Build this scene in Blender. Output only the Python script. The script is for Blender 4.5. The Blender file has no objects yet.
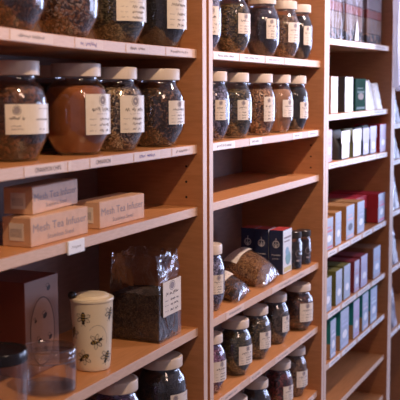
import bpy, bmesh, math, random
from mathutils import Vector, Matrix
PI = math.pi
S = bpy.context.scene
COL = S.collection

# ------------------------------------------------------------------ camera
cam_d = bpy.data.cameras.new('camera'); cam = bpy.data.objects.new('camera', cam_d); COL.objects.link(cam)
F = Vector((0.90608071, 0.40829161, -0.11097616)); RT = Vector((0.41037374, -0.91190665, -0.00443434)); UP = Vector((0.1030104, 0.04152383, 0.99381318))
M = Matrix((RT, UP, -F)).transposed().to_4x4(); M.translation = Vector((-1.71365, -0.76566, 1.43573))
cam.matrix_world = M
cam_d.lens = 86.5; cam_d.sensor_width = 36; cam_d.clip_start = .05
cam_d.dof.use_dof = True; cam_d.dof.focus_distance = 1.95; cam_d.dof.aperture_fstop = 9.5
S.camera = cam

# ------------------------------------------------------------------ world, lights, exposure
S.view_settings.view_transform = 'Standard'; S.view_settings.look = 'None'; S.view_settings.gamma = 1.0
S.view_settings.use_curve_mapping = False; S.view_settings.exposure = -0.1
w = bpy.data.worlds.new('world'); S.world = w; w.use_nodes = True
w.node_tree.nodes['Background'].inputs[0].default_value = (.5, .42, .6, 1)
w.node_tree.nodes['Background'].inputs[1].default_value = .05

def lamp(name, kind, loc, power, color, aim=None, **kw):
    d = bpy.data.lights.new(name, kind); d.energy = power; d.color = color
    for k, v in kw.items(): setattr(d, k, v)
    o = bpy.data.objects.new(name, d); COL.objects.link(o); o.location = loc
    if aim is not None:
        o.rotation_euler = (Vector(aim) - Vector(loc)).to_track_quat('-Z', 'Y').to_euler()
    return o
# a ceiling track along the aisle: three small warm spots in one line
lamp('track_spot_lamp', 'SPOT', (-.85, -.66, 2.25), 50, (1, .70, .43), (-.35, .05, 1.4), spot_size=1.7, spot_blend=.6, shadow_soft_size=.02)
lamp('track_spot_lamp', 'SPOT', (.55, -.66, 2.25), 68, (1, .76, .68), (.55, .05, 1.65), spot_size=1.35, spot_blend=.6, shadow_soft_size=.02)
lamp('track_spot_lamp', 'SPOT', (1.60, -.66, 2.25), 112, (.9, .83, .95), (1.35, .05, 1.85), spot_size=1.22, spot_blend=.6, shadow_soft_size=.02)
# daylight from the wide shop window across the aisle and the glazed door at its far end
lamp('shop_window_daylight', 'AREA', (2.9, -2.75, 1.5), 50, (.56, .65, 1), (3.05, 0, 1.6), shape='RECTANGLE', size=2.9, size_y=.85)
lamp('shop_door_daylight', 'AREA', (4.5, -1.7, 1.5), 72, (.56, .67, 1), (0, -1.4, 1.5), shape='RECTANGLE', size=1.9, size_y=1.6)
# added warm fill that lifts the shaded lids in the left bookcase
lamp('warm_fill_light', 'AREA', (-1.3, -1.9, 2.7), 9, (1, .68, .54), (-.3, 0, 1.1), shape='RECTANGLE', size=.5, size_y=.5)

# ------------------------------------------------------------------ materials
def newmat(name):
    m = bpy.data.materials.new(name); m.use_nodes = True
    return m, m.node_tree, m.node_tree.nodes['Principled BSDF']
def flat(name, col, rough=.6, metal=0, emit=None):
    m, nt, b = newmat(name)
    b.inputs['Base Color'].default_value = (*col, 1); b.inputs['Roughness'].default_value = rough; b.inputs['Metallic'].default_value = metal
    return m
def mottled(name, col, col2, scale=30, rough=.6, stretch=(1, 1, 1), bump=0):
    m, nt, b = newmat(name); N = nt.nodes; L = nt.links
    tc = N.new('ShaderNodeTexCoord'); mp = N.new('ShaderNodeMapping'); mp.inputs['Scale'].default_value = stretch
    no = N.new('ShaderNodeTexNoise'); no.inputs['Scale'].default_value = scale; no.inputs['Detail'].default_value = 5
    cr = N.new('ShaderNodeValToRGB'); cr.color_ramp.elements[0].color = (*col, 1); cr.color_ramp.elements[1].color = (*col2, 1)
    cr.color_ramp.elements[0].position = .35; cr.color_ramp.elements[1].position = .65
    L.new(tc.outputs['Object'], mp.inputs[0]); L.new(mp.outputs[0], no.inputs['Vector']); L.new(no.outputs['Fac'], cr.inputs[0]); L.new(cr.outputs[0], b.inputs['Base Color'])
    b.inputs['Roughness'].default_value = rough
    if bump:
        bp = N.new('ShaderNodeBump'); bp.inputs['Strength'].default_value = bump; bp.inputs['Distance'].default_value = .002
        L.new(no.outputs['Fac'], bp.inputs['Height']); L.new(bp.outputs[0], b.inputs['Normal'])
    return m
def bits(name, cols, scale=150, stretch=(1, 1, 1), rough=.6, bump=.8):
    """loose dried leaves, seeds or chips: every voronoi cell takes one colour of the list"""
    m, nt, b = newmat(name); N = nt.nodes; L = nt.links
    tc = N.new('ShaderNodeTexCoord'); mp = N.new('ShaderNodeMapping'); mp.inputs['Scale'].default_value = stretch
    no = N.new('ShaderNodeTexNoise'); no.inputs['Scale'].default_value = 60
    mx = N.new('ShaderNodeMixRGB'); mx.inputs[0].default_value = .02
    vo = N.new('ShaderNodeTexVoronoi'); vo.inputs['Scale'].default_value = scale * 1.8
    sp = N.new('ShaderNodeSeparateColor')
    cr = N.new('ShaderNodeValToRGB'); cr.color_ramp.interpolation = 'CONSTANT'
    n = len(cols)
    while len(cr.color_ramp.elements) < n: cr.color_ramp.elements.new(.5)
    for i, c in enumerate(cols):
        cr.color_ramp.elements[i].position = i / n; cr.color_ramp.elements[i].color = (*c, 1)
    L.new(tc.outputs['Object'], mp.inputs[0]); L.new(mp.outputs[0], mx.inputs[1]); L.new(mp.outputs[0], no.inputs['Vector'])
    L.new(no.outputs['Color'], mx.inputs[2]); L.new(mx.outputs[0], vo.inputs['Vector'])
    L.new(vo.outputs['Color'], sp.inputs[0]); L.new(sp.outputs[0], cr.inputs[0]); L.new(cr.outputs[0], b.inputs['Base Color'])
    bp = N.new('ShaderNodeBump'); bp.inputs['Strength'].default_value = bump; bp.inputs['Distance'].default_value = .003; bp.invert = True
    L.new(vo.outputs['Distance'], bp.inputs['Height']); L.new(bp.outputs[0], b.inputs['Normal'])
    b.inputs['Roughness'].default_value = rough
    return m
def clear(name, tint=(.95, .96, 1), ior=1.5, rough=.03, wrinkle=0, wscale=40, extra=0, cap=.5, stretch=(1, 1, 1)):
    m, nt, b = newmat(name); N = nt.nodes; L = nt.links; N.remove(b)
    out = N['Material Output']
    tr = N.new('ShaderNodeBsdfTransparent'); tr.inputs[0].default_value = (*tint, 1)
    gl = N.new('ShaderNodeBsdfGlossy'); gl.inputs['Roughness'].default_value = rough
    fr = N.new('ShaderNodeFresnel'); fr.inputs['IOR'].default_value = ior
    mx = N.new('ShaderNodeMixShader'); fac = fr.outputs[0]
    # a thin sheet reflects from both of its faces; the far face weakens at grazing angles
    ad = N.new('ShaderNodeMath'); ad.operation = 'MULTIPLY_ADD'; ad.inputs[1].default_value = 1.9; ad.inputs[2].default_value = extra
    mn = N.new('ShaderNodeMath'); mn.operation = 'MINIMUM'; mn.inputs[1].default_value = cap
    L.new(fac, ad.inputs[0]); L.new(ad.outputs[0], mn.inputs[0]); fac = mn.outputs[0]
    L.new(fac, mx.inputs[0]); L.new(tr.outputs[0], mx.inputs[1]); L.new(gl.outputs[0], mx.inputs[2]); L.new(mx.outputs[0], out.inputs[0])
    if wrinkle:
        tc = N.new('ShaderNodeTexCoord'); no = N.new('ShaderNodeTexNoise'); no.inputs['Scale'].default_value = wscale; no.inputs['Detail'].default_value = 3; no.inputs['Distortion'].default_value = 1.2
        bp = N.new('ShaderNodeBump'); bp.inputs['Strength'].default_value = wrinkle; bp.inputs['Distance'].default_value = .01
        mp = N.new('ShaderNodeMapping'); mp.inputs['Scale'].default_value = stretch; L.new(tc.outputs['Object'], mp.inputs[0]); L.new(mp.outputs[0], no.inputs['Vector']); L.new(no.outputs['Fac'], bp.inputs['Height']); L.new(bp.outputs[0], gl.inputs['Normal']); L.new(bp.outputs[0], fr.inputs['Normal'])
    return m

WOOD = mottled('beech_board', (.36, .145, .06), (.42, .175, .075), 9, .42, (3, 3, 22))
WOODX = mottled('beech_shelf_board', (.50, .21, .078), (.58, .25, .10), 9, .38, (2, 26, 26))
BACK = mottled('back_board', (.22, .14, .12), (.26, .165, .14), 8, .6, (3, 3, 18))
EDGE = mottled('pale_edge_band', (.60, .385, .265), (.67, .445, .315), 14, .4, (4, 30, 30))
EDGEV = mottled('pale_upright_edge', (.60, .41, .31), (.67, .47, .36), 14, .4, (30, 30, 3))
DARK = flat('dark_hole', (.01, .006, .005), .9)
PAPER = mottled('label_paper', (.72, .63, .55), (.78, .69, .61), 60, .3)
STRIP = mottled('shelf_strip_paper', (.70, .51, .41), (.72, .52, .41), 90, .45)
STRIPW = mottled('white_strip_paper', (.80, .76, .76), (.86, .82, .82), 90, .45)
INK = flat('dark_ink', (.07, .05, .06), .7)
GREYINK = flat('grey_ink', (.28, .24, .26), .7)
BLUEINK = flat('blue_ink', (.12, .11, .40), .7)
GLASS = clear('jar_glass', (.95, .96, .98), 1.66, .05, .10, 35, .01)
FILM = clear('clear_film', (.96, .96, .97), 1.42, .05, .9, 13, .02)
FILMG = clear('gift_film', (.94, .94, .96), 1.45, .14, 1.0, 16, .0, .13, (1.6, 1.6, .35))
FILMB = clear('bag_film', (.93, .93, .95), 1.5, .12, .8, 20, .02)
LID = mottled('cream_lid', (.60, .49, .41), (.64, .53, .45), 40, .35)
LIDD = flat('dark_lid', (.03, .025, .025), .3)
CARD = mottled('kraft_card', (.62, .36, .22), (.67, .40, .25), 60, .55)
WHITE = flat('white_card', (.86, .86, .90), .45)
BLACK = flat('black_plastic', (.012, .011, .012), .3)

# ------------------------------------------------------------------ object helpers
def obj(name, bm, mats, parent=None, loc=(0, 0, 0), smooth=False, label=None):
    me = bpy.data.meshes.new(name)
    bm.normal_update(); bm.to_mesh(me); bm.free()
    for m in (mats if isinstance(mats, (list, tuple)) else [mats]): me.materials.append(m)
    if smooth:
        me.polygons.foreach_set('use_smooth', [True] * len(me.polygons))
        try: me.set_sharp_from_angle(angle=math.radians(35))
        except Exception: pass
    o = bpy.data.objects.new(name, me); COL.objects.link(o); o.location = loc
    if parent is not None: o.parent = parent
    if label: o['label'] = label
    return o
def tag(o, label, cat, group=None):
    o['label'] = label; o['category'] = cat
    if group: o['group'] = group
    return o
def thing(name, label, cat, loc, rz=0, group=None):
    o = bpy.data.objects.new(name, None); COL.objects.link(o); o.empty_display_size = .05
    o.location = loc; o.rotation_euler = (0, 0, rz)
    return tag(o, label, cat, group)
def structure(o): o['kind'] = 'structure'; return o
def box(bm, x0, x1, y0, y1, z0, z1, mi=0, front=None, bev=0, top=None, side=None):
    """box; front = material index of the -Y face, side = of the -X face"""
    vs = [bm.verts.new((x, y, z)) for x in (x0, x1) for y in (y0, y1) for z in (z0, z1)]
    q = [(0, 1, 3, 2), (4, 6, 7, 5), (0, 4, 5, 1), (2, 3, 7, 6), (0, 2, 6, 4), (1, 5, 7, 3)]
    fs = []
    for i, f in enumerate(q):
        fc = bm.faces.new([vs[k] for k in f]); fc.material_index = mi
        if i == 2 and front is not None: fc.material_index = front
        if i == 0 and side is not None: fc.material_index = side
        if i == 5 and top is not None: fc.material_index = top
        fs.append(fc)
    if bev:
        es = list({e for f in fs for e in f.edges})
        bmesh.ops.bevel(bm, geom=es, offset=bev, segments=2, affect='EDGES', profile=.5, clamp_overlap=True)
def lathe(bm, prof, seg=48, cx=0, cy=0, mi=0, cap0=True, cap1=True):
    rings = []
    for r, z in prof:
        rings.append([bm.verts.new((cx + r * math.cos(2 * PI * k / seg), cy + r * math.sin(2 * PI * k / seg), z)) for k in range(seg)])
    for a, b in zip(rings, rings[1:]):
        for k in range(seg):
            f = bm.faces.new((a[k], a[(k + 1) % seg], b[(k + 1) % seg], b[k])); f.material_index = mi
    if cap0: bm.faces.new(list(reversed(rings[0]))).material_index = mi
    if cap1: bm.faces.new(rings[-1]).material_index = mi

# flat graphics in label space (s to the right, t up, metres); each polygon carries a material index and a layer
_tc = {}
def text_polys(txt, size):
    k = txt
    if k not in _tc:
        cu = bpy.data.curves.new('t', 'FONT'); cu.body = txt; cu.size = 1; cu.align_x = 'CENTER'; cu.align_y = 'CENTER'; cu.resolution_u = 2
        o = bpy.data.objects.new('t', cu); COL.objects.link(o)
        bpy.context.view_layer.update()
        me = bpy.data.meshes.new_from_object(o.evaluated_get(bpy.context.evaluated_depsgraph_get()))
        _tc[k] = ([(v.co.x, v.co.y) for v in me.vertices], [tuple(p.vertices) for p in me.polygons])
        bpy.data.objects.remove(o); bpy.data.curves.remove(cu); bpy.data.meshes.remove(me)
    return _tc[k]
class Art:
    def __init__(s): s.p = []
    def text(s, txt, x, y, size, mi=1, width=None):
        v, f = text_polys(txt, size)
        if not v: return
        x0 = min(a for a, b in v); x1 = max(a for a, b in v)
        kx = size if width is None else width / (x1 - x0)
        v = [(x + (a - (x0 + x1) / 2) * kx, y + b * size) for a, b in v]
        for q in f: s.p.append(([v[i] for i in q], mi))
    def poly(s, pts, mi=1): s.p.append((list(pts), mi))
    def rect(s, x0, x1, y0, y1, mi=1, n=1):
        for i in range(n):
            a = x0 + (x1 - x0) * i / n; b = x0 + (x1 - x0) * (i + 1) / n
            s.p.append(([(a, y0), (b, y0), (b, y1), (a, y1)], mi))
    def disc(s, x, y, rx, ry, mi=1, n=16, rot=0):
        c, d = math.cos(rot), math.sin(rot)
        s.p.append(([(x + rx * math.cos(2 * PI * k / n) * c - ry * math.sin(2 * PI * k / n) * d,
                      y + rx * math.cos(2 * PI * k / n) * d + ry * math.sin(2 * PI * k / n) * c) for k in range(n)], mi))
    def line(s, pts, w, mi=1):
        for (x0, y0), (x1, y1) in zip(pts, pts[1:]):
            dx, dy = x1 - x0, y1 - y0; l = math.hypot(dx, dy) or 1; nx, ny = -dy / l * w / 2, dx / l * w / 2
            s.p.append(([(x0 - nx, y0 - ny), (x1 - nx, y1 - ny), (x1 + nx, y1 + ny), (x0 + nx, y0 + ny)], mi))
    def ring(s, x, y, rx, ry, w, mi=1, n=18, a0=0, a1=2 * PI, rot=0):
        c, d = math.cos(rot), math.sin(rot); pts = []
        for k in range(n + 1):
            a = a0 + (a1 - a0) * k / n; px, py = rx * math.cos(a), ry * math.sin(a)
            pts.append((x + px * c - py * d, y + px * d + py * c))
        s.line(pts, w, mi)
    def scribble(s, x0, x1, y, h, w, mi=1, seed=0, step=.0016):
        r = random.Random(seed); x = x0; pts = []; k = 0
        while x < x1:
            pts.append((x, y + (h if k % 2 else -h) * r.uniform(.25, 1) * .5)); x += step * r.uniform(.4, 1.3); k += 1
            if r.random() < .12 and len(pts) > 3: s.line(pts, w, mi); pts = []; x += step
        if len(pts) > 1: s.line(pts, w, mi)
    def build(s, bm, fn, lift=.00025):
        n = 0
        for pts, mi in s.p:
            vs = [bm.verts.new(fn(a, b, lift * (1 + (n % 7) * .04))) for a, b in pts]; n += 1
            try: f = bm.faces.new(vs); f.material_index = mi
            except ValueError: pass
def fn_front(x, z, y):             # facing -Y, s along +X
    return lambda s, t, l: (x + s, y - l, z + t)
def fn_side(x, y, z):              # facing -X, s along -Y
    return lambda s, t, l: (x - l, y - s, z + t)
def fn_cyl(r, az, z):              # s along increasing azimuth, seen from outside
    return lambda s, t, l: ((r + l) * math.cos(az + s / r), (r + l) * math.sin(az + s / r), z + t)
def fn_cone(rf, az, z):
    return lambda s, t, l: ((rf(t) + l) * math.cos(az + s / rf(t)), (rf(t) + l) * math.sin(az + s / rf(t)), z + t)

# ------------------------------------------------------------------ the room
def room():
    bm = bmesh.new(); box(bm, -3.2, 4.6, -2.9, .42, -.06, 0); structure(obj('floor', bm, mottled('floor_boards', (.34, .29, .28), (.40, .34, .33), 6, .5, (1, 12, 1))))
    bm = bmesh.new(); box(bm, -3.2, 4.6, -2.9, .42, 2.8, 2.86); structure(obj('ceiling', bm, flat('ceiling_paint', (.60, .57, .58), .9)))
    wm = flat('wall_paint', (.62, .58, .60), .9)
    bm = bmesh.new(); box(bm, -3.2, 4.6, .32, .42, 0, 2.8); structure(obj('wall_back', bm, wm))
    bm = bmesh.new(); box(bm, -3.2, 4.6, -2.9, -2.8, 0, 2.8); structure(obj('wall_front', bm, wm))
    bm = bmesh.new(); box(bm, -3.3, -3.2, -2.9, .42, 0, 2.8); structure(obj('wall_left', bm, wm))
    bm = bmesh.new(); box(bm, 4.6, 4.7, -2.9, .42, 0, 2.8); structure(obj('wall_right', bm, wm))
room()

# ------------------------------------------------------------------ bookcases
T = .0177; INS = .012; YB = .25
ZA, ZB, ZC, ZD, ZE, ZF = 1.5195, 1.3348, 1.2122, .9694, .7899, .6055
def sag(x):                            # the top left shelf has warped up towards its left end
    return .0075 * ((-.25 - x) / .45) ** 2 if x < -.25 else 0
def bookcase(x0, x1, p, shelves, label, topz=2.02):
    """shelves: list of (z_left, z_right, [labels])"""
    t = thing('shelving_unit', label, 'bookcase', ((x0 + x1) / 2, 0, 0), 0, 'row of beech bookcases')
    ox = (x0 + x1) / 2
    for xa, xb in ((x0, x0 + p), (x1 - p, x1)):
        bm = bmesh.new(); box(bm, xa - ox, xb - ox, 0, YB, 0, topz, 0, front=1, bev=.0008)
        # drilled shelf-pin holes on both faces
        for xx, sg in ((xa - ox, -1), (xb - ox, 1)):
            for yy in (.036,):
                z = 1.2305
                while z < 1.30:
                    vs = [bm.verts.new((xx + sg * .0004, yy + .0026 * math.cos(sg * a * PI / 4), z + .0026 * math.sin(sg * a * PI / 4))) for a in range(8)]
                    bm.faces.new(vs).material_index = 2; z += .0305
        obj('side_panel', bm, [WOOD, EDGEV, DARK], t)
    bm = bmesh.new(); box(bm, x0 + p - ox, x1 - p - ox, YB - .012, YB - .004, .07, topz - .02); obj('back_panel', bm, BACK, t)
    bm = bmesh.new(); box(bm, x0 + p - ox, x1 - p - ox, .004, YB - .012, topz - .02, topz, 0, front=1); obj('top_panel', bm, [WOODX, EDGE], t)
    bm = bmesh.new(); box(bm, x0 + p - ox, x1 - p - ox, .02, .036, 0, .07); obj('plinth', bm, WOOD, t)
    for zl, zr, labs in shelves:
        bm = bmesh.new(); xa, xb = x0 + p, x1 - p
        box(bm, xa - ox, xb - ox, INS, YB - .012, -T, 0, 0, front=1, bev=.0007)
        warped = x0 < -.5 and zl == ZA
        if warped:
            for k in range(1, 12):
                bmesh.ops.bisect_plane(bm, geom=list(bm.verts) + list(bm.edges) + list(bm.faces), plane_co=(xa - ox + (xb - xa) * k / 12, 0, 0), plane_no=(1, 0, 0))
        for v in bm.verts: v.co.z += zl + (zr - zl) * (v.co.x + ox - xa) / (xb - xa) + (sag(v.co.x + ox) if warped else 0)
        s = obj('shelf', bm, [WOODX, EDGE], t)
        for la in labs:
            a, b, kind, txt = la; z = zl + (zr - zl) * ((a + b) / 2 - xa) / (xb - xa) - T / 2
            if warped: z += sag((a + b) / 2)
            bm = bmesh.new(); w = b - a; h = .0145
            if kind == 'tag':
                h = .021; box(bm, -w / 2, w / 2, -.003, 0, -h / 2 - .002, h / 2 - .002, 0, bev=.0006)
            else: box(bm, -w / 2, w / 2, -.0006, 0, -h / 2, h / 2, 0)
            A = Art(); yo = -.003 if kind == 'tag' else -.0006
            if kind == 'text': A.text(txt, w * .08, 0, .0095, 1, w * .66)
            elif kind == 'hand': A.scribble(-w * .32, w * .3, 0, .008, .0009, 3, int(a * 1000) & 255, .0028)
            elif kind == 'tag': A.scribble(-w * .3, w * .3, -.002, .006, .0008, 2, 3, .003)
            elif kind == 'print':
                A.scribble(-w * .33, w * .33, .0005, .006, .001, 2, int(a * 977) & 255, .0024)
            A.build(bm, fn_front(0, 0, yo))
            lo = obj('shelf_label', bm, [(STRIP if x0 < .5 and zl < ZC + .001 or x0 < 0 else STRIPW) if kind != 'tag' else WHITE, INK, GREYINK, BLUEINK], s, ((a + b) / 2 - ox, INS - .0001, z))
            if warped: lo.rotation_euler.y = math.atan((sag(a) - sag(b)) / w)
            if txt: lo['label'] = 'white paper strip lettered ' + txt
            elif kind == 'tag': lo['label'] = 'small white price tag in a clear clip'
    return t
def L(pairs, kind='print', txt=None): return [(pairs[i], pairs[i + 1], kind, txt) for i in range(0, len(pairs), 2)]
bookcase(-.79, .0195, .0195, [
    (ZA, ZA, L([-.614, -.508]) + L([-.447, -.363], 'hand') + L([-.286, -.203], 'print') + L([-.136, -.023])),
    (ZB, ZB, L([-.589, -.485], 'text', 'CINNAMON CHIPS') + L([-.474, -.465], 'blank') + L([-.409, -.339], 'text', 'CINNAMON') + L([-.263, -.164], 'hand') + L([-.114, -.021])),
    (ZC, ZC, L([-.481, -.434], 'tag')), (ZD, ZD, []), (ZE, ZE, []), (ZF, ZF, []), (.40, .40, []), (1.79, 1.79, [])],
    'left beech bookcase holding the large tea jars, infuser boxes and bee mug')
bookcase(.031, .8245, .0195, [
    (ZA, ZA, L([.08, .215, .223, .371, .384, .501, .516, .672])),
    (ZB, ZB, L([.076, .195, .283, .359, .58, .651, .701, .789])), (ZC, ZC, []),
    (ZD, ZD, L([.144, .248, .43, .728])), (ZE, ZE, L([.121, .224, .285, .363, .454, .567, .647, .778])),
    (ZF, ZF, L([.493, .61, .651, .774])), (.42, .42, []), (1.79, 1.79, [])],
    'second beech bookcase from the left with jars, granola bag and an empty shelf')
Z3 = dict(A=(1.584, 1.592), B=(1.373, 1.378), C=(1.238, 1.229), D=(.984, .989), E=(.8043, .8043), F=(.6557, .6557), G=(.5065, .5065))
bookcase(.8255, 1.625, .0245, [
    (*Z3['A'], L([.912, 1.087, 1.104, 1.31, 1.322, 1.581])), (*Z3['B'], L([.89, 1.001, 1.011, 1.131, 1.154, 1.348, 1.374, 1.567])),
    (*Z3['C'], L([.895, 1.007, 1.017, 1.138, 1.149, 1.28, 1.293, 1.436, 1.45, 1.593])),
    (*Z3['D'], L([.895, .985, 1.006, 1.127, 1.138, 1.257, 1.282, 1.398, 1.425, 1.537, 1.551, 1.598])),
    (*Z3['E'], L([.901, 1.025, 1.046, 1.206, 1.23, 1.383, 1.409, 1.579])), (*Z3['F'], L([.916, 1.031, 1.053, 1.214, 1.238, 1.392, 1.419, 1.59])),
    (*Z3['G'], []), (.36, .36, []), (1.83, 1.83, [])],
    'third beech bookcase with white cartons above and teal and olive cartons below')
bookcase(1.626, 2.43, .0245, [(z, z, L([1.66, 1.80, 1.82, 1.98])) for z in (1.55, 1.322, 1.192, 1.006, .80, .56)],
    'far right beech bookcase cut off by the photo edge')

# ------------------------------------------------------------------ jars
CT = dict(
    maroon=bits('dark_rosehip', [(0.044, 0.012, 0.009), (0.078, 0.023, 0.012), (0.027, 0.010, 0.009), (0.258, 0.099, 0.051)], 120),
    amber=bits('amber_peel', [(0.096, 0.028, 0.008), (0.055, 0.016, 0.007), (0.335, 0.135, 0.057), (0.030, 0.010, 0.006), (0.380, 0.268, 0.225)], 165),
    green=bits('dark_green_leaf', [(0.027, 0.027, 0.012), (0.053, 0.044, 0.019), (0.019, 0.018, 0.012), (0.258, 0.194, 0.099)], 170, (1, 1, 2)),
    black=bits('black_leaf', [(0.012, 0.010, 0.012), (0.027, 0.021, 0.019), (0.019, 0.014, 0.019), (0.053, 0.036, 0.032)], 190, (1, 1, 2)),
    brownred=bits('brown_bark', [(0.086, 0.032, 0.014), (0.044, 0.018, 0.010), (0.225, 0.083, 0.036)], 90),
    cinnamon=mottled('cinnamon_powder', (.30, .088, .020), (.37, .11, .026), 45, .85, (1, 1, 1), .4),
    seeds=bits('seed_mix', [(0.086, 0.044, 0.019), (0.575, 0.352, 0.194), (0.044, 0.023, 0.012), (0.352, 0.194, 0.083), (0.792, 0.606, 0.401), (0.027, 0.014, 0.010)], 210),
    mix=bits('dark_root_mix', [(0.027, 0.014, 0.010), (0.053, 0.023, 0.014), (0.321, 0.147, 0.068), (0.019, 0.010, 0.010), (0.086, 0.040, 0.019)], 190),
    blue=bits('blue_grey_petals', [(0.062, 0.053, 0.086), (0.225, 0.194, 0.321), (0.036, 0.027, 0.053), (0.384, 0.352, 0.512)], 130),
    olivemix=bits('green_brown_leaf', [(0.053, 0.040, 0.014), (0.027, 0.021, 0.012), (0.225, 0.162, 0.068), (0.352, 0.225, 0.099), (0.019, 0.014, 0.012)], 160, (1, 1, 2)),
    slate=bits('slate_leaf', [(0.036, 0.027, 0.053), (0.062, 0.049, 0.078), (0.023, 0.019, 0.032)], 200),
    brown=bits('brown_chips', [(0.225, 0.115, 0.051), (0.070, 0.032, 0.016), (0.321, 0.178, 0.083)], 150),
    tan=bits('tan_chips', [(0.543, 0.273, 0.131), (0.258, 0.115, 0.060), (0.792, 0.479, 0.289), (0.070, 0.032, 0.019)], 150),
    powder=mottled('brown_root_powder', (0.420, 0.212, 0.116), (0.516, 0.276, 0.148), 60, .85),
    purple=bits('purple_petals', [(0.194, 0.051, 0.115), (0.321, 0.115, 0.225), (0.053, 0.014, 0.027), (0.447, 0.225, 0.352)], 120),
    olive=bits('olive_leaf', [(0.078, 0.066, 0.023), (0.044, 0.036, 0.014), (0.225, 0.178, 0.075), (0.027, 0.021, 0.010)], 170, (1, 1, 2)),
    greybrown=bits('grey_brown_leaf', [(0.070, 0.049, 0.036), (0.044, 0.029, 0.023), (0.210, 0.147, 0.106)], 190),
    red=bits('dried_red_berries', [(0.225, 0.027, 0.033), (0.062, 0.009, 0.010), (0.321, 0.068, 0.068), (0.027, 0.007, 0.009)], 120),
    darktea=bits('dark_brown_tea', [(.035, .02, .015), (.06, .035, .022), (.02, .012, .01), (.10, .06, .04)], 200),
    granola=bits('granola', [(.42, .19, .07), (.22, .09, .035), (.60, .34, .15), (.12, .045, .02), (.50, .26, .10)], 230, (1, 1, 1), .5, 1))

def jar_profile(r, H, lr):
    n = min(lr * .86, r * .72)
    return [(r * .60, 0), (r * .65, .0015), (r * .69, .005), (r * .93, .19 * H), (r * .975, .235 * H), (r * .995, .29 * H), (r * 1.005, .40 * H), (r * 1.005, .52 * H), (r * .995, .59 * H), (r * .965, .65 * H), (r * .915, .70 * H), (r * .845, .745 * H), (n + (r - n) * .22, .785 * H), (n + .0006, .815 * H), (n, .835 * H), (n, .885 * H)]
def jar(x, y, z, r, H, lr, lab, cont, label, group, rz=0, dark_lid=False, fill=.70, seed=0):
    t = thing('tea_jar', label, 'jar', (x, y, z + .0006), 0, group)
    pr = jar_profile(r, H, lr)
    bm = bmesh.new(); lathe(bm, pr, 56); obj('glass_body', bm, GLASS, t, smooth=True)
    g = .003; cp = [(q - g, max(h, .004)) for q, h in pr if h <= fill * H] 
    # interpolate the fill line
    top_r = cp[-1][0]
    for (ra, ha), (rb, hb) in zip(pr, pr[1:]):
        if ha <= fill * H <= hb: top_r = ra + (rb - ra) * (fill * H - ha) / (hb - ha) - g
    cp.append((top_r, fill * H)); cp.append((top_r * .6, fill * H + .004))
    bm = bmesh.new(); lathe(bm, cp, 48); obj('contents', bm, CT[cont], t, smooth=True)
    h0 = .852 * H
    bm = bmesh.new(); lathe(bm, [(lr - .001, h0), (lr, h0 + .001), (lr, H - .0025), (lr - .0007, H - .0008), (lr - .0025, H), (lr - .006, H), (lr - .0068, H - .0007)], 64)
    obj('lid', bm, LIDD if dark_lid else LID, t, smooth=True, label='dark screw lid' if dark_lid else None)
    if lab:
        a0, a1, z0, z1 = lab; z0 = max(z0, .225 * H); z1 = min(z1, .70 * H)
        az = math.radians((a0 + a1) / 2); w = math.radians(a1 - a0) * r; hh = z1 - z0; rr = r * 1.005 + .0006
        fn = fn_cyl(rr, az, (z0 + z1) / 2)
        bm = bmesh.new(); n = 18
        g0 = [[bm.verts.new(fn(-w / 2 + w * i / n, s * hh / 2, l)) for i in range(n + 1)] for s, l in ((-1, 0), (1, 0))]
        for i in range(n): bm.faces.new((g0[0][i], g0[0][i + 1], g0[1][i + 1], g0[1][i]))
        A = Art(); q = .0006
        if w > hh * 1.25:                                   # wide label: emblem at the left, lines beside it
            ex = -w * .30
            A.disc(ex, hh * .30, hh * .11, hh * .12, 2); A.ring(ex, hh * .30, hh * .14, hh * .15, q, 1)
            A.scribble(ex - w * .13, ex + w * .15, hh * .03, hh * .14, q * 1.2, 1, seed + 1)
            A.scribble(ex - w * .10, ex + w * .12, -hh * .22, hh * .07, q, 2, seed + 2)
            A.scribble(ex - w * .10, ex + w * .12, -hh * .33, hh * .07, q, 2, seed + 3)
            A.scribble(w * .10, w * .42, hh * .34, hh * .05, q * .8, 2, seed + 4); A.scribble(w * .05, w * .40, -.02 * hh, hh * .08, q, 1, seed + 5)
            A.scribble(w * .12, w * .30, -.34 * hh, hh * .07, q, 1, seed + 6)
        else:
            e = min(w * .16, hh * .13)
            A.disc(0, hh * .35, e * .75, e * .85, 2); A.ring(0, hh * .35, e, e * 1.1, q, 1)
            A.scribble(-w * .34, w * .34, hh * .12, hh * .12, q * 1.3, 1, seed + 1, .0022)
            A.scribble(-w * .2, w * .2, hh * .01, hh * .03, q * .7, 2, seed + 2)
            for i, yy in enumerate((-.12, -.26, -.40)):
                A.scribble(-w * .40, -w * .22, hh * yy, hh * .04, q * .8, 2, seed + 7 + i)
                A.scribble(-w * .12, w * (.34 - .06 * i), hh * yy, hh * .085, q * 1.3, 1, seed + 11 + i, .0024)
        A.build(bm, fn)
        obj('jar_label', bm, [PAPER, INK, GREYINK], t)
    return t
G1 = 'large tea jars on the top shelf of the left bookcase'; G2 = 'large tea jars on the second shelf of the left bookcase'
G3 = 'tea jars on the top shelf of the second bookcase'; G4 = 'tea jars on the second shelf of the second bookcase'
G5 = 'tea jars on the fourth shelf of the second bookcase'; G6 = 'tea jars on the lowest visible shelf of the second bookcase'; G7 = 'tea jars below the bee mug'
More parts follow.
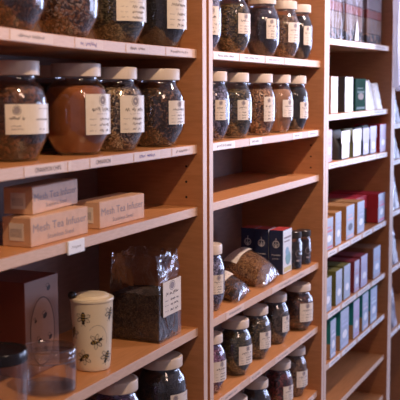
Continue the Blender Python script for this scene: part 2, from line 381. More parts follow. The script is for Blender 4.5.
JARS = [
 (-.542, .062, ZA + .0042, .052, .149, .041, None, 'maroon', 'large jar of dark red tea, leftmost on the top shelf of the left bookcase', G1),
 (-.391, .062, ZA + .0015, .052, .149, .041, None, 'amber', 'large jar of speckled amber-brown peel, second from the left on the top shelf', G1),
 (-.226, .062, ZA, .051, .149, .041, (208, 293, .037, .1), 'green', 'large jar of dark green leaf with cream label, third on the top left shelf', G1),
 (-.061, .062, ZA, .052, .149, .041, (222, 286, .030, .11), 'black', 'large jar of black tea with tall handwritten label, last on the top left shelf', G1),
 (-.508, .085, ZB, .052, .149, .041, (202, 297, .041, .085), 'brownred', 'large jar of brown bark with a wide landscape label, above the stacked infuser boxes', G2),
 (-.343, .075, ZB, .055, .149, .041, (226, 296, .027, .099), 'cinnamon', 'large jar of smooth orange-brown cinnamon powder', G2),
 (-.232, .062, ZB, .049, .145, .037, (216, 286, .026, .096), 'seeds', 'jar of speckled beige and brown seeds, between the cinnamon powder and the dark mix', G2),
 (-.083, .058, ZB, .052, .145, .044, (231, 290, .042, .086), 'mix', 'wide-lidded jar of dark root mix with small label, directly right of the seed jar', G2),
 (-.262, .184, ZB, .047, .149, .043, None, 'black', 'jar in the back row behind the cinnamon powder jar, only its lid showing', 'back row tea jars'),
 (-.250, .060, ZE, .045, .139, .039, None, 'purple', 'jar mostly hidden under the shelf below the bee mug', G7),
 (-.070, .060, ZE, .050, .135, .042, (226, 290, .022, .068), 'black', 'jar of near-black tea under the shelf with the cellophane bag of tea', G7),
 (.122, .055, ZA, .040, .144, .033, (205, 262, .03, .09), 'blue', 'jar of blue-grey petals half hidden by the upright, top shelf, second bookcase', G3),
 (.281, .055, ZA, .042, .144, .034, (222, 279, .043, .087), 'olivemix', 'jar of speckled green-brown leaf, second on the top shelf of the second bookcase', G3),
 (.472, .055, ZA, .042, .144, .034, (215, 254, .041, .088), 'slate', 'jar of slate-purple leaf, middle of the five on the top shelf of the second bookcase', G3),
 (.628, .055, ZA, .040, .144, .034, (216, 278, .040, .089), 'brown', 'jar of brown chips, fourth on the top shelf of the second bookcase', G3),
 (.754, .055, ZA, .036, .145, .031, (217, 256, .039, .088), 'black', 'jar of black tea, last on the top shelf of the second bookcase', G3),
 (.170, .055, ZB, .039, .145, .033, (214, 252, .043, .085), 'blue', 'jar with blue-black petals, first on the second shelf beside the double upright', G4),
 (.290, .052, ZB, .040, .144, .033, (212, 253, .040, .084), 'olivemix', 'jar of green-brown leaf, second on the second shelf of the second bookcase', G4),
 (.445, .052, ZB, .039, .144, .033, (218, 258, .026, .09), 'tan', 'jar of coarse tan chips with a tall label, middle of the second shelf', G4),
 (.591, .055, ZB, .037, .144, .031, (216, 284, .039, .082), 'powder', 'jar of light brown powder with a wide label, fourth on the second shelf', G4),
 (.705, .050, ZB, .035, .143, .030, (222, 283, .033, .075), 'black', 'jar of black tea, last on the second shelf of the second bookcase', G4),
 (.152, .055, ZD, .035, .144, .029, (215, 265, .040, .081), 'blue', 'jar of blue-lavender petals standing left of the granola bag', None),
 (.149, .055, ZE, .038, .128, .031, (219, 286, .022, .073), 'purple', 'jar of purple petals half hidden by the double upright, leftmost under the granola bag', G5),
 (.294, .052, ZE, .039, .129, .032, (214, 286, .023, .072), 'olive', 'jar of olive-green leaf, second from the left below the granola bag', G5),
 (.441, .058, ZE, .038, .128, .031, (216, 277, .024, .07), 'olivemix', 'jar of olive-brown leaf, middle of the five jars below the granola bag', G5),
 (.591, .062, ZE, .037, .130, .031, (231, 284, .034, .075), 'greybrown', 'jar of grey-brown leaf, fourth of the five jars below the navy boxes', G5),
 (.752, .052, ZE, .042, .127, .034, (204, 268, .025, .079), 'maroon', 'broad jar of dark brown-red tea at the right end below the navy boxes', G5),
 (.306, .060, ZF, .038, .125, .032, None, 'greybrown', 'jar at the bottom edge of the photo, only its lid showing beside the upright', G6),
 (.446, .060, ZF, .038, .128, .032, None, 'black', 'jar of black tea, second from the left on the lowest visible shelf', G6),
 (.617, .060, ZF, .038, .130, .032, (218, 282, .022, .069), 'red', 'jar of dark red berries on the lowest visible shelf', G6),
 (.744, .060, ZF, .037, .136, .031, (209, 281, .028, .075), 'brown', 'jar of dark brown chips at the right end of the lowest visible shelf', G6),
]
for i, j in enumerate(JARS): jar(*j, seed=i * 37, fill=.77 if j[7] in ('black', 'slate', 'olive') else .73)

def small_jar(x, y, z, r, H, label):
    t = thing('small_jar', label, 'jar', (x, y, z + .0006), 0, 'small dark jars beside the navy boxes')
    bm = bmesh.new(); lathe(bm, [(r * .85, 0), (r, .004), (r, H * .72), (r * .8, H * .8), (r * .8, H * .84)], 36); obj('glass_body', bm, GLASS, t, smooth=True)
    bm = bmesh.new(); lathe(bm, [(r * .8, .002), (r - .002, .006), (r - .002, H * .68)], 32); obj('contents', bm, CT['black'], t, smooth=True)
    bm = bmesh.new(); lathe(bm, [(r * .9, H * .82), (r * .93, H * .825), (r * .93, H - .002), (r * .86, H)], 40); obj('lid', bm, LIDD, t, smooth=True, label='dark screw lid')
    bm = bmesh.new(); A = Art(); az = math.radians(232); A.ring(0, 0, r * .35, r * .4, .0012, 0); A.disc(0, -.018, .006, .003, 0); A.build(bm, fn_cyl(r + .0004, az, H * .42))
    obj('printed_emblem', bm, GREYINK, t)
small_jar(.690, .045, ZD, .022, .100, 'small dark jar with black lid right beside the navy boxes')
small_jar(.765, .042, ZD, .021, .094, 'small dark jar with black lid nearest the right upright')

# ------------------------------------------------------------------ mesh tea infuser boxes
def infuser(x, y, z, rz, w, h, d, label):
    t = thing('infuser_box', label, 'box', (x, y, z + .0006), rz, 'mesh tea infuser boxes')
    bm = bmesh.new(); box(bm, 0, w, 0, d, 0, h, 0, bev=.0008)
    A = Art(); A.text('Mesh Tea Infuser', w / 2, h * .60, h * .40, 1, w * .93); A.text('Stainless Steel', w * .5, h * .24, h * .22, 1, w * .46)
    A.build(bm, fn_front(0, 0, 0))
    obj('carton', bm, [CARD, GREYINK], t)
    bm = bmesh.new(); box(bm, -.0006, -.00005, d * .25, d * .75, h * .2, h * .8, 0)
    A = Art()
    for k in range(8): A.rect(-d * .7 + k * d * .05, -d * .7 + k * d * .05 + d * .02, h * .32, h * .62, 1)
    A.build(bm, fn_side(-.0006, 0, 0), .0002)
    obj('end_sticker', bm, [PAPER, GREYINK], t, label='white barcode sticker on the box end')
    bm = bmesh.new(); box(bm, .002, w - .002, .002, d * .5, h + .00005, h + .0008, 0, bev=.0003); obj('lid_flap', bm, CARD, t)
infuser(-.555, .026, ZC, 0, .160, .043, .05, 'mesh tea infuser box, lower one of the stack of two')
infuser(-.531, .038, ZC + .0446, math.radians(6.5), .156, .040, .048, 'mesh tea infuser box resting on top of another')
infuser(-.350, .030, ZC, 0, .158, .044, .05, 'mesh tea infuser box lying alone to the right of the stack')

# ------------------------------------------------------------------ bee mug
def bee_mug(x, y, z):
    t = thing('travel_mug', 'cream travel mug printed with bees and a flat flip lid', 'mug', (x, y, z + .0006))
    H = .118; rf = lambda q: .0295 + .0065 * min(1, max(0, q / H)) ** .8
    cer = mottled('cream_ceramic', (.72, .60, .44), (.76, .64, .47), 12, .28)
    bm = bmesh.new(); lathe(bm, [(.026, 0), (.0285, .0008), (.0295, .003)] + [(rf(H * k / 12), H * k / 12) for k in range(1, 13)] + [(.0345, H + .001)], 64)
    body = obj('mug_body', bm, cer, t, smooth=True)
    bl = flat('bee_black', (.015, .012, .01), .5); ye = flat('bee_yellow', (.42, .26, .05), .5); gy = flat('swirl_grey', (.30, .25, .2), .5); wg = flat('bee_wing', (.62, .52, .38), .5)
    def bee(az, zz, rot, k=1.0):
        A = Art(); c, s = math.cos(rot), math.sin(rot)
        def R(px, py): return (px * c - py * s) * k, (px * s + py * c) * k
        for wx, wy, wr in ((-.0035, .0055, 2.1), (.002, .0062, 1.2), (-.004, -.0052, -2.1), (.0015, -.0058, -1.2)):
            px, py = R(wx, wy); A.disc(px, py, .0036 * k, .0021 * k, 3, 12, rot + wr); A.ring(px, py, .0036 * k, .0021 * k, .0010, 0, 12, rot=rot + wr)
        px, py = R(0, 0); A.disc(px, py, .0068 * k, .0034 * k, 0, 14, rot)
        for q in (-.003, .0005, .0035):
            px, py = R(q, 0); A.disc(px, py, .0007 * k, .0027 * k, 1, 8, rot)
        px, py = R(-.0075, 0); A.disc(px, py, .0022 * k, .0022 * k, 0, 10)
        for sg in (1, -1): A.line([R(-.009, .0005 * sg), R(-.012, .003 * sg)], .0005, 0)
        bm = bmesh.new(); A.build(bm, fn_cone(lambda q: rf(zz + q), az, zz), .0003)
        obj('bee', bm, [bl, ye, gy, wg], body, label='printed black and yellow bee')
    azc = PI + math.atan2(y + .766, x + 1.714)
    for du, zz, rot in ((-.42, .095, 1.57), (-.90, .068, 1.2), (.16, .053, 3.5), (-.42, .026, .6), (.86, .1, 1.3), (.75, .026, 1.2)):
        bee(azc + math.asin(du), zz, rot, 1.3)
    A = Art(); A.ring(0, 0, .018, .026, .0007, 0, 24, -.3, 2.4); bm = bmesh.new(); A.build(bm, fn_cone(lambda q: rf(.055 + q), azc + .25, .055), .00025); obj('swirl_line', bm, gy, body, label='thin grey flight line')
    bm = bmesh.new(); lathe(bm, [(.0345, H), (.0372, H + .0005), (.0375, H + .003), (.0368, H + .005), (.030, H + .0065), (.027, H + .010), (.02, H + .0115)], 56)
    lid = obj('lid', bm, cer, t, smooth=True)
    bm = bmesh.new(); bmesh.ops.create_uvsphere(bm, u_segments=20, v_segments=12, radius=.0075)
    obj('lid_hinge', bm, BLACK, lid, (-.024, .024, H + .010), smooth=True, label='black round hinge knob')
bee_mug(-.330, .060, ZD)

# ------------------------------------------------------------------ brown gift box behind the mug
t = thing('gift_box', 'dark reddish-brown carton with a pale round emblem, behind the glass canisters', 'box', (-.434, .124, ZD + .0006))
rb = mottled('red_brown_card', (.24, .06, .03), (.28, .07, .036), 20, .5); rf_ = mottled('brown_front_card', (.30, .15, .10), (.33, .17, .115), 20, .5)
bm = bmesh.new(); box(bm, 0, .100, 0, .105, 0, .160, 0, front=1, bev=.001)
A = Art(); pb = Art()
for k, (yy, ww) in enumerate(((.125, .03), (.11, .036), (.09, .03), (.075, .04), (.06, .034), (.045, .038))): A.scribble(-.085, -.085 + ww, yy, .006, .0009, 2, 50 + k, .003)
A.build(bm, fn_side(0, 0, 0)); obj('carton', bm, [rb, rf_, flat('faded_ink', (.09, .03, .02), .6)], t)
bm = bmesh.new(); A = Art(); A.disc(.050, .07, .034, .056, 0, 32); A.ring(.050, .07, .036, .058, .0012, 1, 32)
for sx, sy, k in ((.07, .14, 1), (.058, .095, 1.1), (.04, .055, .9), (.073, .055, .9), (.03, .09, .6)):
    A.disc(sx, sy, .006 * k, .004 * k, 1, 12, .5); A.ring(sx - .003, sy + .005, .005 * k, .003 * k, .0008, 1, 10)
A.build(bm, fn_front(0, 0, 0)); obj('round_emblem', bm, [flat('pale_emblem', (.46, .27, .20), .5), flat('emblem_ink', (.05, .025, .02), .6)], t)

# ------------------------------------------------------------------ glass canisters front left
def canister(x, y, z, r, H, darklid, label):
    t = thing('glass_canister', label, 'canister', (x, y, z + .0006), 0, 'glass canisters at the front left')
    gm = clear('canister_glass', (.98, .98, .98), 1.45, .04, .04, 20, .02, .4)
    hb = H * .84
    bm = bmesh.new(); lathe(bm, [(r * .92, 0), (r * .97, .001), (r * .985, .005), (r * .985, hb * .92), (r * .95, hb)], 56); obj('glass_body', bm, gm, t, smooth=True)
    bm = bmesh.new(); lathe(bm, [(r * .90, .0015), (r * .95, .004), (r * .95, .0075)], 48); obj('glass_base', bm, clear('thick_glass_base', (.93, .93, .94), 1.5, .08, .2, 60, .03), t, smooth=True)
    if darklid:
        bm = bmesh.new(); lathe(bm, [(r * .97, hb - .001), (r, hb), (r, H - .002), (r * .97, H), (r * .9, H), (r * .88, H - .001)], 56); obj('lid', bm, flat('black_lid_gloss', (.012, .01, .012), .18), t, smooth=True, label='black lid')
    else:
        bm = bmesh.new(); lathe(bm, [(r * .96, hb - .004), (r, hb - .003), (r, H - .003), (r * .97, H - .001), (r * .93, H), (r * .91, H - .002)], 56, cap0=False); obj('lid', bm, clear('glass_lid', (.9, .89, .9), 1.5, .05, .05, 20, .04, .35), t, smooth=True, label='clear glass lid')
        bm = bmesh.new(); lathe(bm, [(r * 1.0, hb * .86), (r * 1.012, hb * .865), (r * 1.012, hb * .885), (r * 1.0, hb * .89)], 56, cap0=False, cap1=False); obj('rim_band', bm, flat('steel_band', (.6, .58, .58), .18, 1), t, smooth=True, label='bright metal rim band')
canister(-.462, .062, ZD, .0445, .069, False, 'squat clear glass canister with bright metal rim in front of the brown box')
canister(-.598, .058, ZD, .042, .099, True, 'clear glass canister with black lid in the lower left corner of the photo')

# ------------------------------------------------------------------ cellophane block-bottom bag of tea
def block_bag(x, y, z, w, d, h, fill, cont, name, label, lab=True, group=None, film=FILM, bands=None, triangle=False, seed=0, tp=.55):
    t = thing(name, label, 'bag', (x, y, z + .0008), 0, group)
    rnd = random.Random(seed + 5); bm = bmesh.new(); nu, nz = 10, 16; loops = []
    pts2 = []
    for (ax, ay), (bx, by) in (((0, 0), (w, 0)), ((w, 0), (w, d)), ((w, d), (0, d)), ((0, d), (0, 0))):
        for k in range(nu): pts2.append((ax + (bx - ax) * k / nu, ay + (by - ay) * k / nu))
    for j in range(nz + 1):
        f = j / nz; zz = h * f; ring = []
        for k, (px, py) in enumerate(pts2):
            sq = 0 if f < fill / h else ((f - fill / h) / (1 - fill / h)) ** 1.3
            amp = .0005 + .0030 * sq
            qy = d / 2 + (py - d / 2) * (1 - tp * sq); qx = w / 2 + (px - w / 2) * (1 - .05 * sq)
            ring.append(bm.verts.new((qx + rnd.uniform(-amp, amp), qy + rnd.uniform(-amp, amp), zz + rnd.uniform(-amp, amp) * (.0 if j == 0 else 1))))
        loops.append(ring)
    n = len(pts2)
    for a, b in zip(loops, loops[1:]):
        for k in range(n): bm.faces.new((a[k], a[(k + 1) % n], b[(k + 1) % n], b[k]))
    bm.faces.new(list(reversed(loops[0])))
    obj('film', bm, film, t, smooth=True)
    if bands:
        zz = .002
        for hb, mt, nm in bands:
            bm = bmesh.new(); box(bm, .004, w - .004, .004, d - .004, zz, zz + hb - .001, 0, bev=.002); obj(nm, bm, mt, t); zz += hb
    else:
        bm = bmesh.new(); box(bm, .003, w - .003, .003, d - .003, .002, fill, 0, bev=.005)
        bmesh.ops.subdivide_edges(bm, edges=list(bm.edges), cuts=3, use_grid_fill=True)
        for v in bm.verts:
            if v.co.z > fill * .8: v.co.z += rnd.uniform(-.006, .004)
        obj('contents', bm, CT[cont], t, smooth=True)
    if lab:
        lw, lh = w * .82, .066; bm = bmesh.new(); box(bm, -lw / 2, lw / 2, -.0009, -.0003, -lh / 2, lh / 2)
        A = Art(); A.disc(0, lh * .34, lw * .12, lh * .10, 2); A.ring(0, lh * .34, lw * .16, lh * .13, .0009, 1)
        A.scribble(-lw * .34, lw * .34, lh * .12, lh * .12, .0014, 1, 5, .003)
        for i, yy in enumerate((-.06, -.2, -.36)): A.scribble(-lw * .1, lw * .36, lh * yy, lh * .08, .0014, 1, 20 + i, .003); A.scribble(-lw * .42, -lw * .2, lh * yy, lh * .03, .0008, 2, 30 + i)
        A.build(bm, fn_front(0, 0, -.0009)); obj('bag_label', bm, [PAPER, INK, GREYINK], t, (w * .55, -.0012, .080), label='cream label with handwriting')
    if triangle:  # flat white patch standing in for a bright reflection on the film
        bm = bmesh.new(); vs = [(-.022, 0), (.022, 0), (.012, .05), (.004, .066), (-.004, .05)]
        lo = [bm.verts.new((a, 0, b)) for a, b in vs]; hi = [bm.verts.new((a, -.001, b)) for a, b in vs]
        bm.faces.new(list(reversed(lo))); bm.faces.new(hi)
        for k in range(5): bm.faces.new((lo[k], lo[(k + 1) % 5], hi[(k + 1) % 5], hi[k]))
        obj('film_glint', bm, WHITE, t, (w * .55, -.0012, .004), label='white pointed patch modelled for a reflection on the film')
    return t
block_bag(-.148, .024, ZD, .094, .105, .164, .088, 'darktea', 'cellophane_bag', 'clear cellophane bag of dark tea with a cream label, right of the bee mug', tp=.12)

# ------------------------------------------------------------------ pillow bags
def pillow(name, label, p00, p10, p01, p11, T, cont, lab_s, seed=0, group=None):
    """p00-p10 is the front edge, p01-p11 the far edge; T the half thickness"""
    P = [Vector(q) for q in (p00, p10, p01, p11)]; org = (P[0] + P[1]) / 2; zmin = ZD + .001
    t = thing(name, label, 'bag', org, 0, group)
    nrm = (P[1] - P[0]).cross(P[2] - P[0]).normalized(); nrm = nrm if nrm.z > 0 else -nrm
    def srf(s, u, sc, sg, T_):
        a = P[0].lerp(P[1], .5 + (u * .5) * sc); b = P[2].lerp(P[3], .5 + (u * .5) * sc)
        c = a.lerp(b, .5 + s * .5 * sc)
        k = (max(0, 1 - abs(s) ** 3) ** .55) * (max(0, 1 - abs(u) ** 2.6) ** .6)
        return c - org + nrm * sg * T_ * k
    def mesh(sc, T_, s0, s1, jit, ns=26, nu=20):
        rnd = random.Random(seed); bm = bmesh.new(); g = {}
        for sg in (1, -1):
            for i in range(ns + 1):
                for j in range(nu + 1):
                    s = s0 + (s1 - s0) * i / ns; u = -1 + 2 * j / nu
                    edge = i in (0, ns) or j in (0, nu)
                    if edge and sg == -1: g[sg, i, j] = g[1, i, j]; continue
                    v = srf(s, u, sc, sg, T_) if not (edge and s0 == -1 and False) else None
                    if edge: v = srf(s, u, sc, 0, T_)
                    v = v + nrm * rnd.uniform(-jit, jit) * (0 if edge else 1)
                    if v.z + org.z < zmin: v.z = zmin - org.z
                    g[sg, i, j] = bm.verts.new(v)
            for i in range(ns):
                for j in range(nu):
                    q = [g[sg, i, j], g[sg, i + 1, j], g[sg, i + 1, j + 1], g[sg, i, j + 1]]
                    if len(set(q)) == 4:
                        try: bm.faces.new(q if sg == -1 else q[::-1])
                        except ValueError: pass
        return bm
    obj('film', mesh(1, T, -1, 1, .0012), FILMB, t, smooth=True)
    obj('contents', mesh(.93, T * .93, -.72, .92, .0014), CT[cont], t, smooth=True)
    s0, s1, u0, u1 = lab_s; bm = bmesh.new(); gr = []
    for i in range(9):
        gr.append([bm.verts.new(srf(s0 + (s1 - s0) * i / 8, u0 + (u1 - u0) * j / 8, 1, 1, T) + nrm * .0022) for j in range(9)])
    for i in range(8):
        for j in range(8): bm.faces.new((gr[i][j], gr[i][j + 1], gr[i + 1][j + 1], gr[i + 1][j]))
    def fn(s, u, l): return srf(s0 + (s1 - s0) * s, u0 + (u1 - u0) * u, 1, 1, T) + nrm * (.0026 + l)
    A = Art(); rr = random.Random(4)
    for k in range(4):
        A.line([(.2 + .2 * k, .12), (.2 + .2 * k, rr.uniform(.6, .9))], .04, 1)
    A.build(bm, fn); obj('bag_label', bm, [PAPER, GREYINK], t)
    return t
pillow('granola_bag', 'large clear bag of brown granola lying in front of the navy boxes', (.398, .020, ZD + .008), (.515, .022, ZD + .016), (.445, .160, ZD + .040), (.575, .148, ZD + .060), .036, 'granola', (.30, .88, -.85, .55), 3)
pillow('snack_bag', 'small clear bag of dark brown tea lying left of the granola bag', (.226, .018, ZD + .006), (.318, .022, ZD + .012), (.252, .105, ZD + .042), (.335, .105, ZD + .048), .022, 'mix', (.1, .8, -.8, .5), 9)

# ------------------------------------------------------------------ cartons
def carton(x0, x1, y0, d, z, h, front, side, label, group, name='carton', art=None, base=None, top=None):
    t = thing(name, label, 'box', (x0, y0, z + .0006), 0, group)
    w = x1 - x0
    bm = bmesh.new(); box(bm, 0, w, 0, d, 0, h, 0, front=1, top=2, bev=.0009); obj('box_body', bm, [side, front, top or side], t)
    if base:
        bm = bmesh.new(); hb = h * .36; box(bm, -.0006, w + .0002, -.0002, d, .0002, hb, 0); obj('printed_base_band', bm, base, t)
    A = Art(); bm = bmesh.new(); mats = art(A, w, h) if art else None
    if mats: A.build(bm, fn_front(0, 0, -.0004)); obj('front_print', bm, mats, t)
    return t
navy = mottled('navy_card', (.012, .022, .075), (.016, .028, .09), 30, .4); redc = flat('red_card', (.42, .04, .035), .5)
whitef = mottled('pale_box_front', (.66, .68, .72), (.72, .74, .78), 20, .45)
def tree_art(A, w, h):
    A.disc(w * .55, h * .34, w * .3, h * .16, 0, 16); A.disc(w * .45, h * .5, w * .2, h * .1, 1, 14); A.rect(w * .1, w * .9, h * .04, h * .14, 2)
    A.rect(w * .12, w * .88, h * .80, h * .84, 3); A.rect(w * .12, w * .7, h * .72, h * .75, 3)
    return [flat('tree_teal', (.16, .34, .38), .5), flat('tree_blue', (.22, .38, .52), .5), flat('tree_gold', (.5, .45, .2), .5), GREYINK]
for (x0, x1, y0, lb) in ((.590, .660, .040, 'navy tea box nearest the shelf edge, its white side showing a blue-green tree'),
                         (.598, .655, .083, 'navy tea box in the middle of the row of three'),
                         (.606, .660, .124, 'navy tea box furthest back in the row of three')):
    t = carton(x0, x1, y0, .038, ZD, .114, whitef, navy, lb, 'navy tea boxes', 'tea_box', tree_art, top=redc)
    bm = bmesh.new(); A = Art(); c = -.019
    A.ring(c, .078, .0085, .0085, .0018, 0, 18); A.line([(c, .068), (c, .094)], .0016, 0); A.line([(c - .006, .080), (c, .070), (c + .006, .080)], .0014, 0)
    A.scribble(c - .012, c + .012, .050, .005, .0008, 0, 3); A.scribble(c - .010, c + .010, .040, .003, .0006, 0, 4)
    A.build(bm, fn_side(0, 0, 0)); obj('white_emblem', bm, flat('emblem_white', (.62, .62, .68), .5), t)

blueish = mottled('pale_blue_front', (.36, .43, .58), (.44, .51, .66), 25, .5)
orange = mottled('orange_brown_card', (.30, .135, .045), (.36, .17, .06), 25, .55); olivec = mottled('olive_card', (.10, .095, .022), (.13, .12, .03), 25, .55)
redd = mottled('deep_red_card', (.38, .012, .03), (.42, .02, .04), 25, .5); teal = mottled('teal_card', (.010, .17, .18), (.014, .21, .22), 25, .5)
wine = mottled('wine_red_card', (.17, .02, .035), (.21, .03, .045), 25, .5); tanb = flat('tan_band', (.36, .19, .09), .55); dk = flat('black_card', (.015, .014, .018), .5); brownc = flat('brown_card', (.24, .11, .06), .5)
greenc = mottled('dark_green_card', (.004, .030, .022), (.006, .040, .030), 20, .9)
for _m in (greenc,): _m.node_tree.nodes['Principled BSDF'].inputs['Specular IOR Level'].default_value = .15; mustard = flat('mustard_card', (.42, .24, .03), .5)
lav = mottled('lavender_front', (.44, .42, .60), (.52, .50, .68), 25, .5)
def blob(c1, c2=None, pos=(.5, .35)):
    m1 = flat('print_a', c1, .5); m2 = flat('print_b', c2 or (.85, .85, .9), .5)
    def f(A, w, h):
        A.disc(w * pos[0], h * pos[1], w * .28, h * .11, 1, 16); A.rect(w * .15, w * .85, h * .55, h * .62, 0); A.rect(w * .15, w * .7, h * .68, h * .72, 0); A.rect(w * .1, w * .9, h * .05, h * .12, 0)
        return [m1, m2]
    return f
def zs(k, x): a, b = Z3[k]; return a + (b - a) * (x - .85) / .75 + .0003
def run(k, y0, d, rows, group):
    for x0, x1, h, fr, sd, lb, kw in rows: carton(x0, x1, y0, d, zs(k, x1) if Z3[k][1] > Z3[k][0] else zs(k, x0), h, fr, sd, lb, group, **kw)
run('B', .020, .11, [
    (.937, 1.005, .105, WHITE, brownc, 'white carton, leftmost on the second shelf of the third bookcase', {}),
    (1.082, 1.17, .105, WHITE, dk, 'white-fronted carton with a black side, left of the dark green box', {}),
    (1.20, 1.325, .100, greenc, greenc, 'dark green carton between white cartons', dict(art=blob((.02, .05, .04), (.14, .08, .05), (.5, .45))))], 'cartons on the second shelf of the third bookcase')
run('C', .017, .09, [
    (.885, .942, .092, lav, redc, 'narrow lavender carton with a red side beside the left upright', dict(art=blob((.55, .35, .5)))),
    (1.512, 1.598, .095, lav, redd, 'lavender-fronted carton with a red side, last before the right upright', dict(art=blob((.5, .4, .55))))], 'packs on the third shelf of the third bookcase')
carton(.955, 1.02, .07, .05, zs('C', .955), .088, mustard, mustard, 'mustard yellow carton set back between two packs', 'packs on the third shelf of the third bookcase', base=dk)
run('D', .017, .17, [
    (.880, .962, .093, blueish, orange, 'orange-brown carton with pale blue front, nearest the left upright on the fourth shelf', dict(art=blob((.6, .2, .25)))),
    (.985, 1.047, .099, blueish, orange, 'orange-brown carton, second from the left on the fourth shelf', dict(art=blob((.45, .5, .7)))),
    (1.103, 1.193, .104, blueish, orange, 'orange-brown carton with pinkish blue front, third from the left on the fourth shelf', dict(art=blob((.7, .45, .5), (.1, .1, .15)))),
    (1.231, 1.316, .102, blueish, orange, 'orange-brown carton, fourth from the left beside the red boxes', dict(art=blob((.5, .52, .7)))),
    (1.505, 1.596, .100, blueish, redd, 'red carton with pale blue front against the right upright', dict(art=blob((.7, .15, .3))))], 'cartons on the fourth shelf of the third bookcase')
carton(1.340, 1.495, .055, .14, zs('D', 1.49), .052, dk, dk, 'black carton under the bright red carton', 'stacked red and black cartons')
carton(1.335, 1.495, .055, .14, zs('D', 1.49) + .0535, .044, redd, redd, 'bright red carton stacked on the black one', 'stacked red and black cartons')
run('E', .017, .15, [
    (.878, .953, .101, blueish, olivec, 'olive carton with grey-blue front at the left end of the fifth shelf', dict(art=blob((.35, .4, .5)))),
    (.998, 1.064, .104, blueish, olivec, 'olive carton, second from the left on the fifth shelf', dict(art=blob((.4, .45, .6)))),
    (1.084, 1.155, .105, blueish, olivec, 'olive carton, third from the left on the fifth shelf', dict(art=blob((.4, .5, .6)))),
    (1.205, 1.263, .100, lav, wine, 'dark red carton with lavender front, left one of the red pair', dict(art=blob((.5, .3, .4)))),
    (1.284, 1.365, .103, lav, wine, 'dark red carton with lavender front, right one of the red pair', dict(art=blob((.45, .4, .6)))),
    (1.447, 1.543, .105, blueish, brownc, 'brown carton with pale blue front at the right end of the fifth shelf', dict(art=blob((.45, .4, .5))))], 'cartons on the fifth shelf of the third bookcase')
run('F', .017, .15, [
    (.947, 1.003, .114, blueish, teal, 'teal carton with tan base, leftmost of five', dict(art=blob((.7, .7, .85)), base=None)),
    (1.052, 1.145, .120, blueish, teal, 'wide teal carton, second from the left of five', dict(art=blob((.5, .55, .75)))),
    (1.200, 1.271, .120, lav, teal, 'teal carton with lavender front, middle of five', dict(art=blob((.55, .4, .6)))),
    (1.311, 1.387, .121, blueish, teal, 'teal carton, fourth from the left of five', dict(art=blob((.7, .6, .7)))),
    (1.416, 1.504, .118, blueish, teal, 'teal carton, last of five before the empty space', dict(art=blob((.6, .7, .8))))], 'teal cartons on the sixth shelf of the third bookcase')
for o in list(bpy.data.objects):
    if o.get('group', '').startswith('teal cartons'):
        h = .045; bm = bmesh.new(); box(bm, -.0006, -.0001, .0005, .1495, .0005, h); obj('tan_base_band', bm, tanb, o, label='tan band along the side')

# white pouches with rounded label tops
def pouch(x0, x1, y0, d, z, h, sd, label, group, front=WHITE):
    t = thing('tea_pouch', label, 'pouch', (x0, y0, z + .0006), 0, group); w = x1 - x0
    bm = bmesh.new(); n = 14; rows = []
    for j in range(n + 1):
        f = j / n; th = d * (1 - .75 * max(0, f - .45) / .55); cy = d / 2 * .55 + d * .2
        row = []
        for k in range(17):
            a = 2 * PI * k / 16 if k < 16 else 0
            cx, sy = math.cos(2 * PI * k / 16), math.sin(2 * PI * k / 16)
            row.append((w / 2 + w / 2 * math.copysign(abs(cx) ** .35, cx), d / 2 + th / 2 * math.copysign(abs(sy) ** .5, sy), h * f))
        rows.append([bm.verts.new(q) for q in row[:16]])
    for a, b in zip(rows, rows[1:]):
        for k in range(16): bm.faces.new((a[k], a[(k + 1) % 16], b[(k + 1) % 16], b[k]))
    bm.faces.new(list(reversed(rows[0]))); bm.faces.new(rows[-1])
    obj('pouch_body', bm, sd, t, smooth=True)
    # paper wrap folded over the front: wide top band and narrower tongue
    bm = bmesh.new(); box(bm, w * .02, w * .98, -.0012, -.0002, h * .55, h * .98, 0, bev=.0004); box(bm, w * .10, w * .92, -.0010, -.0002, h * .04, h * .56, 0)
    A = Art(); A.disc(w * .5, h * .3, w * .22, h * .12, 1, 18); A.build(bm, fn_front(0, 0, -.0012)); obj('paper_wrap', bm, [front, flat('gloss_spot', (.9, .9, .95), .3)], t)
gC = 'white-wrapped pouches on the third shelf of the third bookcase'
pouch(1.033, 1.129, .017, .07, zs('C', 1.03), .086, dk, 'black pouch in white paper wrap, leftmost beside the mustard carton', gC)
pouch(1.160, 1.264, .017, .07, zs('C', 1.16), .088, olivec, 'olive pouch in white paper wrap, second from the left', gC)
pouch(1.279, 1.365, .017, .07, zs('C', 1.28), .089, dk, 'black pouch in white paper wrap, third from the left', gC, lav)
pouch(1.371, 1.458, .017, .07, zs('C', 1.37), .093, dk, 'black pouch in lavender wrap, next to the red-sided carton', gC, lav)

# crumpled white paper bag at the right of the green carton
def paper_bag(x0, x1, y0, d, z, h, label, name='paper_bag', mat=WHITE, seed=2):
    rnd = random.Random(seed); w = x1 - x0; t = None
    bm = bmesh.new(); N_, n = 28, 10; rows = []
    for j in range(n + 1):
        f = j / n; row = []
        for k in range(N_):
            a = 2 * PI * k / N_; cx, sy = math.cos(a), math.sin(a); jt = .02 + .04 * f
            row.append(bm.verts.new((w / 2 + w / 2 * math.copysign(abs(cx) ** .4, cx) * (1 - .12 * f) + w * rnd.uniform(-jt, jt) * .4,
                d / 2 + d / 2 * math.copysign(abs(sy) ** .4, sy) * (1 - .5 * f) + d * rnd.uniform(-jt, jt) * .6, h * f * (1 + (rnd.uniform(-.10, .06) if j == n else 0)))))
        rows.append(row)
    for a, b in zip(rows, rows[1:]):
        for k in range(N_): bm.faces.new((a[k], a[(k + 1) % N_], b[(k + 1) % N_], b[k]))
    bm.faces.new(list(reversed(rows[0]))); bm.faces.new(rows[-1])
    t = obj(name, bm, mat, None, (x0, y0, z + .0006)); tag(t, label, 'bag'); return t
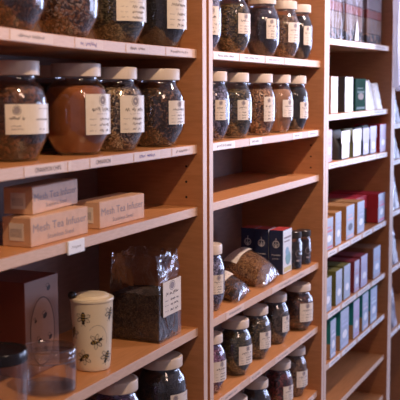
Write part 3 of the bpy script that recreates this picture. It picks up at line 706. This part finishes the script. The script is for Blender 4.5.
paper_bag(1.340, 1.455, .016, .08, zs('B', 1.45), .094, 'crumpled white paper bag right of the dark green carton')
paper_bag(1.462, 1.555, .016, .08, zs('B', 1.55), .084, 'shorter crumpled white paper bag nearest the right upright', seed=6)

# clear gift bags above the white cartons
c_beige = mottled('beige_filling', (.17, .105, .085), (.22, .14, .11), 40, .8); c_red = mottled('red_paper', (.17, .035, .03), (.21, .045, .035), 30, .8); c_dark = bits('dark_nuts', [(.015, .012, .02), (.03, .02, .025), (.30, .15, .08)], 28)
c_grey = mottled('grey_tissue', (.14, .11, .13), (.19, .15, .17), 30, .8)
for x0, w_, sd, tri, lb in ((.935, .16, 1, False, 'clear gift bag, left one of three on the top shelf of the third bookcase'), (1.125, .20, 2, True, 'clear gift bag with a white pointed reflection patch, middle one of three'), (1.378, .200, 3, False, 'clear gift bag, right one of three on the top shelf of the third bookcase')):
    block_bag(x0, .03, zs('A', x0 + w_), w_, .11, .215, .15, None, 'gift_bag', lb, False, 'clear gift bags on the top shelf of the third bookcase', FILMG,
              [(.030, c_dark, 'dark_filling'), (.050, c_beige, 'beige_filling'), (.028, c_red, 'red_band'), (.05, c_grey, 'tissue')], tri, sd)

GREYBAG = mottled('grey_plastic_bag', (.10, .09, .13), (.5, .48, .58), 22, .35)
# far bookcase: cellophane bags cut off by the frame
for z, cont, h, lb in ((1.322, 'blue', .12, 'clear bag of blue-grey tea on the highest visible shelf of the far right bookcase'), (1.192, 'slate', .10, 'clear bag of slate leaf on the second visible shelf of the far right bookcase'),
                       (1.006, 'black', .15, 'clear bag of black tea on the third visible shelf of the far right bookcase'), (.80, 'slate', .16, 'clear bag of dark leaf on the fourth visible shelf of the far right bookcase'),
                       (.56, 'olive', .19, 'clear bag of green leaf on the lowest visible shelf of the far right bookcase')):
    block_bag(1.668, .02, z, .09, .10, h, h * .7, cont, 'cellophane_bag', lb, False, 'clear bags in the far right bookcase', FILMB, seed=int(z * 50))
    t = paper_bag(1.765, 1.86, .02, .09, z, h * .8, 'pale crumpled bag beside the ' + lb[:lb.index(' on')].replace('clear ', '') + ' in the far right bookcase', seed=int(z * 31), mat=GREYBAG); t['group'] = 'pale crumpled bags in the far right bookcase'

# a white plastic bag hanging in front of the third and fourth bookcases
t = thing('hanging_bag', 'pale white plastic bag hanging in front of the right-hand bookcases', 'bag', (1.415, -.055, 1.448))
bm = bmesh.new(); nx, nz = 30, 24; W_, H_ = .34, .50
def yo(i, j): u = i / nx; v = j / nz; return .010 * math.sin(u * 19 + v * 2) * (.3 + .7 * v) + .006 * math.sin(u * 41 + v * 5)
gf = [[bm.verts.new((W_ * i / nx * (1 - .10 * j / nz) + .017 * j / nz, -.012 + yo(i, j), H_ * j / nz + (.010 * math.sin(i * .55) if j == 0 else 0))) for j in range(nz + 1)] for i in range(nx + 1)]
gb = [[bm.verts.new((W_ * i / nx * (1 - .10 * j / nz) + .017 * j / nz, .012 + yo(i + 3, j), H_ * j / nz + (.010 * math.sin(i * .55) if j == 0 else 0))) for j in range(nz + 1)] for i in range(nx + 1)]
for i in range(nx):
    for j in range(nz):
        bm.faces.new((gf[i][j], gf[i + 1][j], gf[i + 1][j + 1], gf[i][j + 1])); bm.faces.new((gb[i][j], gb[i][j + 1], gb[i + 1][j + 1], gb[i + 1][j]))
for i in range(nx): bm.faces.new((gf[i + 1][0], gf[i][0], gb[i][0], gb[i + 1][0])); bm.faces.new((gf[i][nz], gf[i + 1][nz], gb[i + 1][nz], gb[i][nz]))
for j in range(nz): bm.faces.new((gf[0][j], gf[0][j + 1], gb[0][j + 1], gb[0][j])); bm.faces.new((gf[nx][j + 1], gf[nx][j], gb[nx][j], gb[nx][j + 1]))
pm, pnt, pb = newmat('thin_white_plastic'); pb.inputs['Base Color'].default_value = (.66, .66, .80, 1); pb.inputs['Roughness'].default_value = .35
pt = pnt.nodes.new('ShaderNodeBsdfTransparent'); px_ = pnt.nodes.new('ShaderNodeMixShader'); px_.inputs[0].default_value = .48
pnt.links.new(pt.outputs[0], px_.inputs[1]); pnt.links.new(pb.outputs[0], px_.inputs[2]); pnt.links.new(px_.outputs[0], pnt.nodes['Material Output'].inputs[0])
obj('bag_body', bm, pm, t, smooth=True)
bm = bmesh.new(); box(bm, .155, .165, -.003, .05, .495, .505, 0, bev=.001); box(bm, .155, .165, .0485, .0545, .47, .53); obj('hook', bm, flat('steel_hook', (.5, .5, .5), .3, 1), t)
